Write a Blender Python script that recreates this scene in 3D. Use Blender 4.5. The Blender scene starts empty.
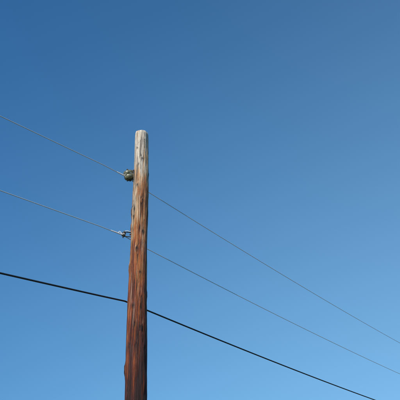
import bpy, bmesh, math, random
from mathutils import Vector, noise, Matrix
random.seed(4)
S=bpy.context.scene
S.view_settings.view_transform='Standard'; S.view_settings.look='None'; S.view_settings.exposure=0
rad=math.radians

# ---------------- helpers
def link(o,parent=None):
    S.collection.objects.link(o)
    if parent: o.parent=parent
    return o
def mat(name):
    m=bpy.data.materials.new(name); m.use_nodes=True
    nt=m.node_tree; return m,nt,nt.nodes['Principled BSDF']
def N(nt,t,**k):
    n=nt.nodes.new(t)
    for a,b in k.items(): setattr(n,a,b)
    return n
def ramp(nt,stops,src=None,interp='LINEAR'):
    r=N(nt,'ShaderNodeValToRGB'); cr=r.color_ramp; cr.interpolation=interp
    cr.elements[0].position=stops[0][0]; cr.elements[0].color=(*stops[0][1],1)
    cr.elements[1].position=stops[-1][0]; cr.elements[1].color=(*stops[-1][1],1)
    for p,c in stops[1:-1]:
        e=cr.elements.new(p); e.color=(*c,1)
    if src: nt.links.new(src,r.inputs[0])
    return r
def g(v): return (v,v,v)
def noise_tex(nt,co,scale,detail=6,rough=.6,dist=0):
    mp=N(nt,'ShaderNodeMapping'); mp.inputs['Scale'].default_value=scale
    nt.links.new(co,mp.inputs[0])
    n=N(nt,'ShaderNodeTexNoise'); n.inputs['Scale'].default_value=1
    n.inputs['Detail'].default_value=detail; n.inputs['Roughness'].default_value=rough
    n.inputs['Distortion'].default_value=dist
    nt.links.new(mp.outputs[0],n.inputs['Vector']); return n.outputs['Fac']
def mix(nt,fac,a,b,blend='MIX'):
    m=N(nt,'ShaderNodeMix',data_type='RGBA',blend_type=blend)
    for s,i in ((fac,0),(a,6),(b,7)):
        if isinstance(s,(int,float)): m.inputs[i].default_value=s
        elif isinstance(s,tuple): m.inputs[i].default_value=(*s,1)
        else: nt.links.new(s,m.inputs[i])
    return m.outputs[2]
def math_(nt,op,a,b=None,clamp=False):
    m=N(nt,'ShaderNodeMath',operation=op,use_clamp=clamp)
    for s,i in ((a,0),(b,1)):
        if s is None: continue
        if isinstance(s,(int,float)): m.inputs[i].default_value=s
        else: nt.links.new(s,m.inputs[i])
    return m.outputs[0]

# ---------------- weathered wood
def wood_mat():
    m,nt,b=mat('weathered_creosote_wood')
    tc=N(nt,'ShaderNodeTexCoord').outputs['Object']
    sep=N(nt,'ShaderNodeSeparateXYZ'); nt.links.new(tc,sep.inputs[0]); z=sep.outputs[2]
    streak=noise_tex(nt,tc,(22,22,.8),8,.68,.3)
    fine=noise_tex(nt,tc,(85,85,2.6),6,.75,.2)
    blot=noise_tex(nt,tc,(8,8,1.8),5,.65)
    # height with streaky shift
    sh=math_(nt,'MULTIPLY',math_(nt,'SUBTRACT',streak,.5),7.0)
    sh2=math_(nt,'MULTIPLY',math_(nt,'SUBTRACT',blot,.5),4.0)
    h=math_(nt,'ADD',math_(nt,'ADD',z,sh),sh2)
    h=math_(nt,'DIVIDE',h,6.8,True)
    base=ramp(nt,[(0,(.016,.006,.005)),(.36,(.042,.009,.006)),(.50,(.13,.024,.008)),(.62,(.30,.072,.017)),
                  (.74,(.43,.165,.048)),(.85,(.52,.34,.19)),(.96,(.70,.60,.47))],h).outputs[0]
    gr=ramp(nt,[(.36,g(.22)),(.5,g(1)),(.64,g(1.45))],fine).outputs[0]
    c=mix(nt,1,base,gr,'MULTIPLY')
    # pale bleached flecks
    fl=noise_tex(nt,tc,(40,40,1.8),5,.7,.4)
    flm=ramp(nt,[(.55,g(0)),(.63,g(1))],fl).outputs[0]
    zf=ramp(nt,[(.40,g(.0)),(.58,g(.28)),(.9,g(.75))],math_(nt,'DIVIDE',z,6.8)).outputs[0]
    c=mix(nt,math_(nt,'MULTIPLY',flm,zf),c,(.66,.55,.42))
    # dark checks
    ck=noise_tex(nt,tc,(30,30,.7),3,.5,.5)
    band=math_(nt,'ABSOLUTE',math_(nt,'SUBTRACT',ck,.5))
    ckm=ramp(nt,[(0,g(1)),(.018,g(.9)),(.036,g(0))],band).outputs[0]
    gate=ramp(nt,[(.42,g(0)),(.52,g(1))],noise_tex(nt,tc,(7,7,1.5),3,.5)).outputs[0]
    ckm=math_(nt,'MULTIPLY',ckm,gate)
    c=mix(nt,math_(nt,'MULTIPLY',ckm,.92),c,(.018,.009,.006))
    # knot / hole attribute
    at=N(nt,'ShaderNodeAttribute',attribute_name='knot')
    c=mix(nt,math_(nt,'MULTIPLY',at.outputs['Fac'],.97,True),c,(.018,.009,.007))
    nt.links.new(c,b.inputs['Base Color'])
    nt.links.new(ramp(nt,[(.3,g(.6)),(.6,g(.9))],blot).outputs[0],b.inputs['Roughness'])
    hgt=math_(nt,'SUBTRACT',math_(nt,'ADD',math_(nt,'MULTIPLY',fine,.6),streak),math_(nt,'MULTIPLY',ckm,.9))
    bp=N(nt,'ShaderNodeBump'); bp.inputs['Strength'].default_value=1; bp.inputs['Distance'].default_value=.018
    nt.links.new(hgt,bp.inputs['Height']); nt.links.new(bp.outputs[0],b.inputs['Normal'])
    return m
WOOD=wood_mat()

def metal_mat(name,c1,c2,metal,rough,rustamt=.5):
    m,nt,b=mat(name)
    tc=N(nt,'ShaderNodeTexCoord').outputs['Object']
    n=noise_tex(nt,tc,(30,30,30),6,.7)
    r=ramp(nt,[(.35,c1),(.35+.3*rustamt+.05,c2)],n)
    nt.links.new(r.outputs[0],b.inputs['Base Color'])
    b.inputs['Metallic'].default_value=metal; b.inputs['Roughness'].default_value=rough
    bp=N(nt,'ShaderNodeBump'); bp.inputs['Strength'].default_value=.3; bp.inputs['Distance'].default_value=.002
    nt.links.new(n,bp.inputs['Height']); nt.links.new(bp.outputs[0],b.inputs['Normal'])
    return m
STEEL=metal_mat('weathered_steel',(.12,.12,.11),(.05,.04,.032),.4,.55)
CERAM=metal_mat('aged_glazed_porcelain',(.26,.25,.16),(.12,.12,.07),0,.3)
ALU=metal_mat('aluminium_strand',(.80,.79,.76),(.70,.69,.66),0,.5)
BLACK=metal_mat('black_cable_sheath',(.010,.010,.011),(.02,.019,.018),0,.6)

# ---------------- pole
def make_pole(name,base,H,r_top,r_26,lean,knots,seed):
    off=Vector((seed*13.1,seed*7.7,0))
    rt=bpy.data.objects.new(name,None); rt.location=base; link(rt)
    me=bpy.data.meshes.new('pole_shaft'); bm=bmesh.new(); kl=bm.verts.layers.float.new('knot')
    SEG=112; NR=620; rings=[]
    z0=-.4
    def pt(a,z,rs=1.0):
        t=(z-2.58)/(H-2.58)
        r=r_26+(r_top-r_26)*t
        d=Vector((math.cos(a),math.sin(a),0))
        q=Vector((d.x*.9,d.y*.9,z*.75))+off
        r+= .010*noise.noise(q)+.006*noise.noise(q*2.7)
        q2=Vector((d.x*5,d.y*5,z*.55))+off
        n2=noise.noise(q2)
        r-= .010*max(0,1-abs(n2)/.06)*(.5+.5*noise.noise(q*1.9))
        r+= .0032*noise.noise(Vector((d.x*14,d.y*14,z*2.2))+off)+.0030*noise.noise(Vector((d.x*5,d.y*5,z*7))+off)
        kv=0
        for (kz,ka,ks,kh) in knots:
            da=(a-ka+math.pi)%(2*math.pi)-math.pi
            dz=z-kz
            wob=1+.35*noise.noise(Vector((da*6,dz*14,kz*9)))
            dd=math.sqrt((da*r/ks)**2+(dz/(ks*(1.4 if dz>0 else 2.0)))**2)*wob
            if dd<3:
                r+=kh*math.exp(-dd*dd*1.3)
                if dd<.9: r-=.8*abs(kh)*math.exp(-(dd/.32)**2)
                kv=max(kv,math.exp(-(dd/.72)**2))
        e=H-z
        if e<.05: r*= (1-.10*((.05-e)/.05)**2)
        cx=lean*z+.012*math.sin(z*1.1+seed)
        top=.016*noise.noise(Vector((d.x*1.5,d.y*1.5,seed)))+.006*noise.noise(Vector((d.x*7,d.y*7,seed))) if e<.3 else 0
        return Vector((cx+d.x*r*rs,d.y*r*rs,z+top*(1-e/.3) if e<.3 else z)),kv
    for i in range(NR+1):
        z=z0+(H-z0)*i/NR; ring=[]
        for j in range(SEG):
            p,k=pt(2*math.pi*j/SEG,z); v=bm.verts.new(p); v[kl]=k; ring.append(v)
        rings.append(ring)
    for rs,dz in ((.93,.006),(.75,.010),(.5,.012),(.25,.010)):
        ring=[]
        for j in range(SEG):
            p,k=pt(2*math.pi*j/SEG,H,rs); p.z+=dz+.004*noise.noise(p*30); v=bm.verts.new(p); ring.append(v)
        rings.append(ring)
    for a,b_ in zip(rings,rings[1:]):
        for j in range(SEG):
            bm.faces.new((a[j],a[(j+1)%SEG],b_[(j+1)%SEG],b_[j]))
    bm.faces.new(rings[-1])
    for f in bm.faces: f.smooth=True
    bm.to_mesh(me); bm.free(); me.materials.append(WOOD)
    link(bpy.data.objects.new('pole_shaft',me),rt)
    return rt

def lathe(name,prof,mt,parent,loc,rot=(0,0,0),seg=40):
    bm=bmesh.new(); rings=[]
    for r,z in prof:
        rings.append([bm.verts.new((r*math.cos(2*math.pi*j/seg),r*math.sin(2*math.pi*j/seg),z)) for j in range(seg)])
    for a,b_ in zip(rings,rings[1:]):
        for j in range(seg): bm.faces.new((a[j],a[(j+1)%seg],b_[(j+1)%seg],b_[j]))
    bm.faces.new(rings[0][::-1]); bm.faces.new(rings[-1])
    for f in bm.faces: f.smooth=True
    me=bpy.data.meshes.new(name); bm.to_mesh(me); bm.free(); me.materials.append(mt)
    o=bpy.data.objects.new(name,me); o.location=loc; o.rotation_euler=rot; link(o,parent)
    md=o.modifiers.new('b','BEVEL'); md.width=.0015; md.segments=2; md.limit_method='ANGLE'
    return o
def box(name,size,mt,parent,loc,rot=(0,0,0),bev=.003):
    bm=bmesh.new(); bmesh.ops.create_cube(bm,size=1); bmesh.ops.scale(bm,vec=size,verts=bm.verts)
    me=bpy.data.meshes.new(name); bm.to_mesh(me); bm.free(); me.materials.append(mt)
    o=bpy.data.objects.new(name,me); o.location=loc; o.rotation_euler=rot; link(o,parent)
    md=o.modifiers.new('b','BEVEL'); md.width=bev; md.segments=2
    return o
def tube(name,pts,r,mt,parent=None,res=6,smooth=False):
    cu=bpy.data.curves.new(name,'CURVE'); cu.dimensions='3D'; cu.bevel_depth=r; cu.bevel_resolution=res
    cu.use_fill_caps=True
    s=cu.splines.new('NURBS' if smooth else 'POLY'); s.points.add(len(pts)-1)
    for p,q in zip(s.points,pts): p.co=(*q,1)
    if smooth: s.use_endpoint_u=True; s.order_u=3
    cu.materials.append(mt)
    return link(bpy.data.objects.new(name,cu),parent)

H=6.78
K0=[(5.36,rad(192),.044,.024),(5.10,rad(190),.036,.018),(6.25,rad(285),.024,.008),(4.72,rad(262),.034,.012),
    (5.78,rad(250),.022,.008),(4.05,rad(12),.04,.012),(2.98,rad(184),.050,.030),(2.86,rad(170),.03,.012),
    (4.45,rad(194),.038,.018),(3.55,rad(300),.034,.012),(6.45,rad(240),.016,.005),(5.0,rad(300),.028,.010),
    (3.3,rad(238),.032,.012),(6.0,rad(355),.025,.008),(2.2,rad(200),.05,.02),(1.2,rad(300),.05,.02),
    (5.52,rad(292),.024,.009),(4.35,rad(288),.022,.008),(3.85,rad(250),.028,.010),(5.25,rad(228),.024,.009),(6.6,rad(300),.013,.004)]
BX=-.79; BY=8.5; LN=-.1143/4.2
pole=make_pole('utility_pole',(BX,BY,0),H,.107,.150,LN,K0,1)
DIR=Vector((.6018,.7986,0))

def hardware(parent,base,lean,zz1,x1,zz2,x2):
    bx=lambda z: lean*z
    # upper: bulky porcelain spool held in a clevis
    z=zz1; xs=x1-base[0]; px=bx(z)-.112
    prof=[(.020,-.076),(.050,-.074),(.070,-.064),(.080,-.046),(.082,-.026),(.078,-.012),(.070,-.004),(.069,.0),(.070,.004),(.078,.012),(.082,.026),(.080,.046),(.070,.064),(.050,.074),(.020,.076)]
    lathe('insulator_spool',prof,CERAM,parent,(xs,0,z),(rad(8),rad(-16),0))
    for s in (1,-1):
        box('clevis_arm',(.13,.034,.008),STEEL,parent,(xs+.055+s*.02,0,z+s*.084),(0,rad(-16),0))
    lathe('clevis_pin',[(.014,-.105),(.014,-.092),(.009,-.09),(.009,.09),(.014,.092),(.014,.105)],STEEL,parent,(xs,0,z),(rad(8),rad(-16),0),12)
    box('clevis_back',(.010,.045,.185),STEEL,parent,(px-.002,0,z))
    lathe('through_bolt',[(.018,-.15),(.018,-.13),(.009,-.128),(.009,.11),(.020,.112),(.020,.128)],STEEL,parent,(px+.11,0,z),(0,rad(90),0),6)
    # lower: strain clamp on an eye bolt
    z=zz2; xs=x2-base[0]; px=bx(z)-.122
    prof=[(.012,-.030),(.028,-.028),(.032,-.018),(.024,-.008),(.020,0),(.024,.008),(.032,.018),(.028,.028),(.012,.030)]
    lathe('clamp_thimble',prof,STEEL,parent,(xs,0,z),(0,rad(10),0))
    for s in (1,-1):
        box('strap',(.13,.026,.007),STEEL,parent,(xs+.055,0,z+s*.036),(0,rad(4),0))
    lathe('pin_bolt',[(.011,-.056),(.011,-.044),(.006,-.043),(.006,.043),(.011,.044),(.011,.056)],STEEL,parent,(xs,0,z),(0,rad(10),0),8)
    lathe('eye_bolt',[(.016,-.145),(.016,-.128),(.008,-.126),(.008,.112),(.016,.114),(.016,.124)],STEEL,parent,(px+.12,0,z),(0,rad(90),0),6)
hardware(pole,(BX,BY),LN,6.0,-1.135,4.985,-1.160)

# spans
L=45.0
SP=[('power_line',5.985,.00103,5.94,.0017,-1.164,.0058,ALU),
    ('power_line',4.985,.00118,4.955,.0016,-1.170,.0058,ALU),
    ('communication_cable',3.945,.00139,3.948,.00163,-1.09,.0115,BLACK)]
for nm,zl,kl,zr,kr,x0,r,mt in SP:
    pts=[]
    for i in range(-90,91):
        s=i*.5
        z=(zl-kl*(-s)*(L+s)) if s<0 else (zr-kr*s*(L-s))
        if abs(s)<.01: z=(zl+zr)/2
        pts.append((x0+DIR.x*s,BY+DIR.y*s,z))
    tube(nm,pts,r,mt)

def helix(c,d,l,r,turns):
    d=d.normalized(); u=d.cross(Vector((0,0,1))).normalized(); w=d.cross(u)
    n=int(turns*12); return [c+d*(l*i/n)+ (u*math.cos(2*math.pi*i/12)+w*math.sin(2*math.pi*i/12))*r for i in range(n+1)]
def rel(p): return Vector(p)-Vector((BX,BY,0))
tube('wire_tie_upper',[rel(p) for p in helix(Vector((-1.164,BY,5.975)),Vector((-DIR.x,-DIR.y,-.046)),.22,.0075,9)],.0028,ALU,pole,3)
tube('wire_tie_lower',[rel(p) for p in helix(Vector((-1.170,BY,4.98)),Vector((-DIR.x,-DIR.y,-.053)),.26,.0075,11)],.0032,ALU,pole,3)
c=Vector((-1.135,BY,6.0))
tube('tie_loop_upper',[rel(c+Vector((.073*math.cos(t),.073*math.sin(t),.004*math.sin(3*t)+.019*math.cos(t)))) for t in [i*.3 for i in range(22)]],.005,ALU,pole,3)
c=Vector((-1.160,BY,4.985))
tube('tie_loop_lower',[rel(c+Vector((.026*math.cos(t),.026*math.sin(t),.003*math.sin(3*t)))) for t in [i*.3 for i in range(22)]],.006,ALU,pole,3)
tube('tie_tail_lower',[rel(c+v) for v in (Vector((-.02,-.02,-.01)),Vector((-.05,-.03,.04)),Vector((-.075,-.03,.035)),Vector((-.08,-.03,.0)))],.0055,ALU,pole,3,True)
tube('tie_tail_upper',[rel(c+v) for v in (Vector((.02,-.03,.04)),Vector((.06,-.03,.055)),Vector((.09,-.02,.03)),Vector((.12,-.01,.05)))],.005,ALU,pole,3,True)
tube('cable_hook',[rel(v) for v in (Vector((-.93,BY+.1,3.98)),Vector((-.99,BY+.16,3.99)),Vector((-1.02,BY+.17,3.975)),Vector((-1.02,BY+.17,3.94)),Vector((-1.0,BY+.165,3.925)))],.008,STEEL,pole,4,True)

for s,sd in ((L,2),(-L,3)):
    P=(BX+.03+DIR.x*s,BY+DIR.y*s,0)
    random.seed(sd)
    ks=[(random.uniform(.5,6.4),random.uniform(0,6.28),random.uniform(.02,.045),random.uniform(.006,.02)) for _ in range(14)]
    p=make_pole('utility_pole',P,H,.107,.150,LN,ks,sd)
    hardware(p,(P[0],P[1]),LN,5.96,-1.135+DIR.x*s,4.97,-1.160+DIR.x*s)

# ---------------- ground
def ground():
    bm=bmesh.new(); n=120; R=3000; vs=[]
    f=lambda t: math.copysign(abs(t)**3,t)*R
    for i in range(n+1):
        for j in range(n+1):
            x=f(i/n*2-1); y=f(j/n*2-1); d=math.hypot(x,y)
            vs.append(bm.verts.new((x,y,.06*noise.noise(Vector((x*.15,y*.15,0)))+min(4,d*.004)*noise.noise(Vector((x*.004,y*.004,3))) if d>1 else 0)))
    for i in range(n):
        for j in range(n):
            a=i*(n+1)+j; bm.faces.new((vs[a],vs[a+n+1],vs[a+n+2],vs[a+1])).smooth=True
    me=bpy.data.meshes.new('ground'); bm.to_mesh(me); bm.free()
    m,nt,b=mat('dry_grass_ground'); tc=N(nt,'ShaderNodeTexCoord').outputs['Object']
    a=noise_tex(nt,tc,(.35,.35,.35),8,.7); c=noise_tex(nt,tc,(14,14,14),6,.7)
    col=mix(nt,.5,ramp(nt,[(.35,(.05,.075,.025)),(.6,(.10,.11,.045)),(.75,(.15,.13,.07))],a).outputs[0],
        ramp(nt,[(.3,(.03,.05,.015)),(.7,(.11,.12,.05))],c).outputs[0])
    nt.links.new(col,b.inputs['Base Color']); b.inputs['Roughness'].default_value=.95
    bp=N(nt,'ShaderNodeBump'); bp.inputs['Distance'].default_value=.05; nt.links.new(c,bp.inputs['Height']); nt.links.new(bp.outputs[0],b.inputs['Normal'])
    me.materials.append(m); link(bpy.data.objects.new('ground',me))
ground()

# ---------------- light: sun behind the viewer, to the left
EL=35; AZ=213
sd=Vector((math.sin(rad(AZ))*math.cos(rad(EL)),math.cos(rad(AZ))*math.cos(rad(EL)),math.sin(rad(EL))))
sun=bpy.data.lights.new('sun','SUN'); sun.energy=4.6; sun.angle=rad(.5); sun.color=(1,.94,.85)
so=bpy.data.objects.new('sun',sun); so.rotation_euler=(-sd).to_track_quat('-Z','Y').to_euler(); so.location=(-20,-30,30); link(so)
w=bpy.data.worlds.new('World'); S.world=w; w.use_nodes=True; nt=w.node_tree
bg=nt.nodes['Background']; sky=nt.nodes.new('ShaderNodeTexSky'); sky.sky_type='NISHITA'; sky.sun_disc=False
sky.sun_elevation=rad(EL); sky.sun_rotation=rad(AZ); sky.altitude=600; sky.air_density=1.0; sky.dust_density=.2; sky.ozone_density=4
gen=N(nt,'ShaderNodeTexCoord').outputs['Generated']
# sky lookup remapped: pale band near the horizon is compressed (direction lifted a little above the horizon)
mp=N(nt,'ShaderNodeMapping'); mp.inputs['Scale'].default_value=(1,1,.52); mp.inputs['Location'].default_value=(0,0,.27)
nt.links.new(gen,mp.inputs[0])
nm=N(nt,'ShaderNodeVectorMath',operation='NORMALIZE'); nt.links.new(mp.outputs[0],nm.inputs[0])
nt.links.new(nm.outputs[0],sky.inputs[0])
# painted sky gradient: tint grows brighter and paler towards one part of the horizon
dt=N(nt,'ShaderNodeVectorMath',operation='DOT_PRODUCT'); nt.links.new(gen,dt.inputs[0]); dt.inputs[1].default_value=(.75,.45,-.48)
grad=N(nt,'ShaderNodeMapRange',interpolation_type='SMOOTHSTEP'); nt.links.new(dt.outputs['Value'],grad.inputs['Value'])
grad.inputs['From Min'].default_value=-.45; grad.inputs['From Max'].default_value=.85
mul=mix(nt,grad.outputs[0],(.48,1.18,1.50),(1.55,1.98,1.78))
tint=mix(nt,1.0,sky.outputs[0],mul,'MULTIPLY')
nt.links.new(tint,bg.inputs[0]); bg.inputs[1].default_value=.092

# ---------------- camera
cam=bpy.data.cameras.new('camera'); co=bpy.data.objects.new('camera',cam); link(co)
cam.sensor_width=36; cam.lens=54; cam.clip_end=9000
co.location=(0,0,1.6); co.rotation_euler=(rad(115),0,0)
S.camera=co
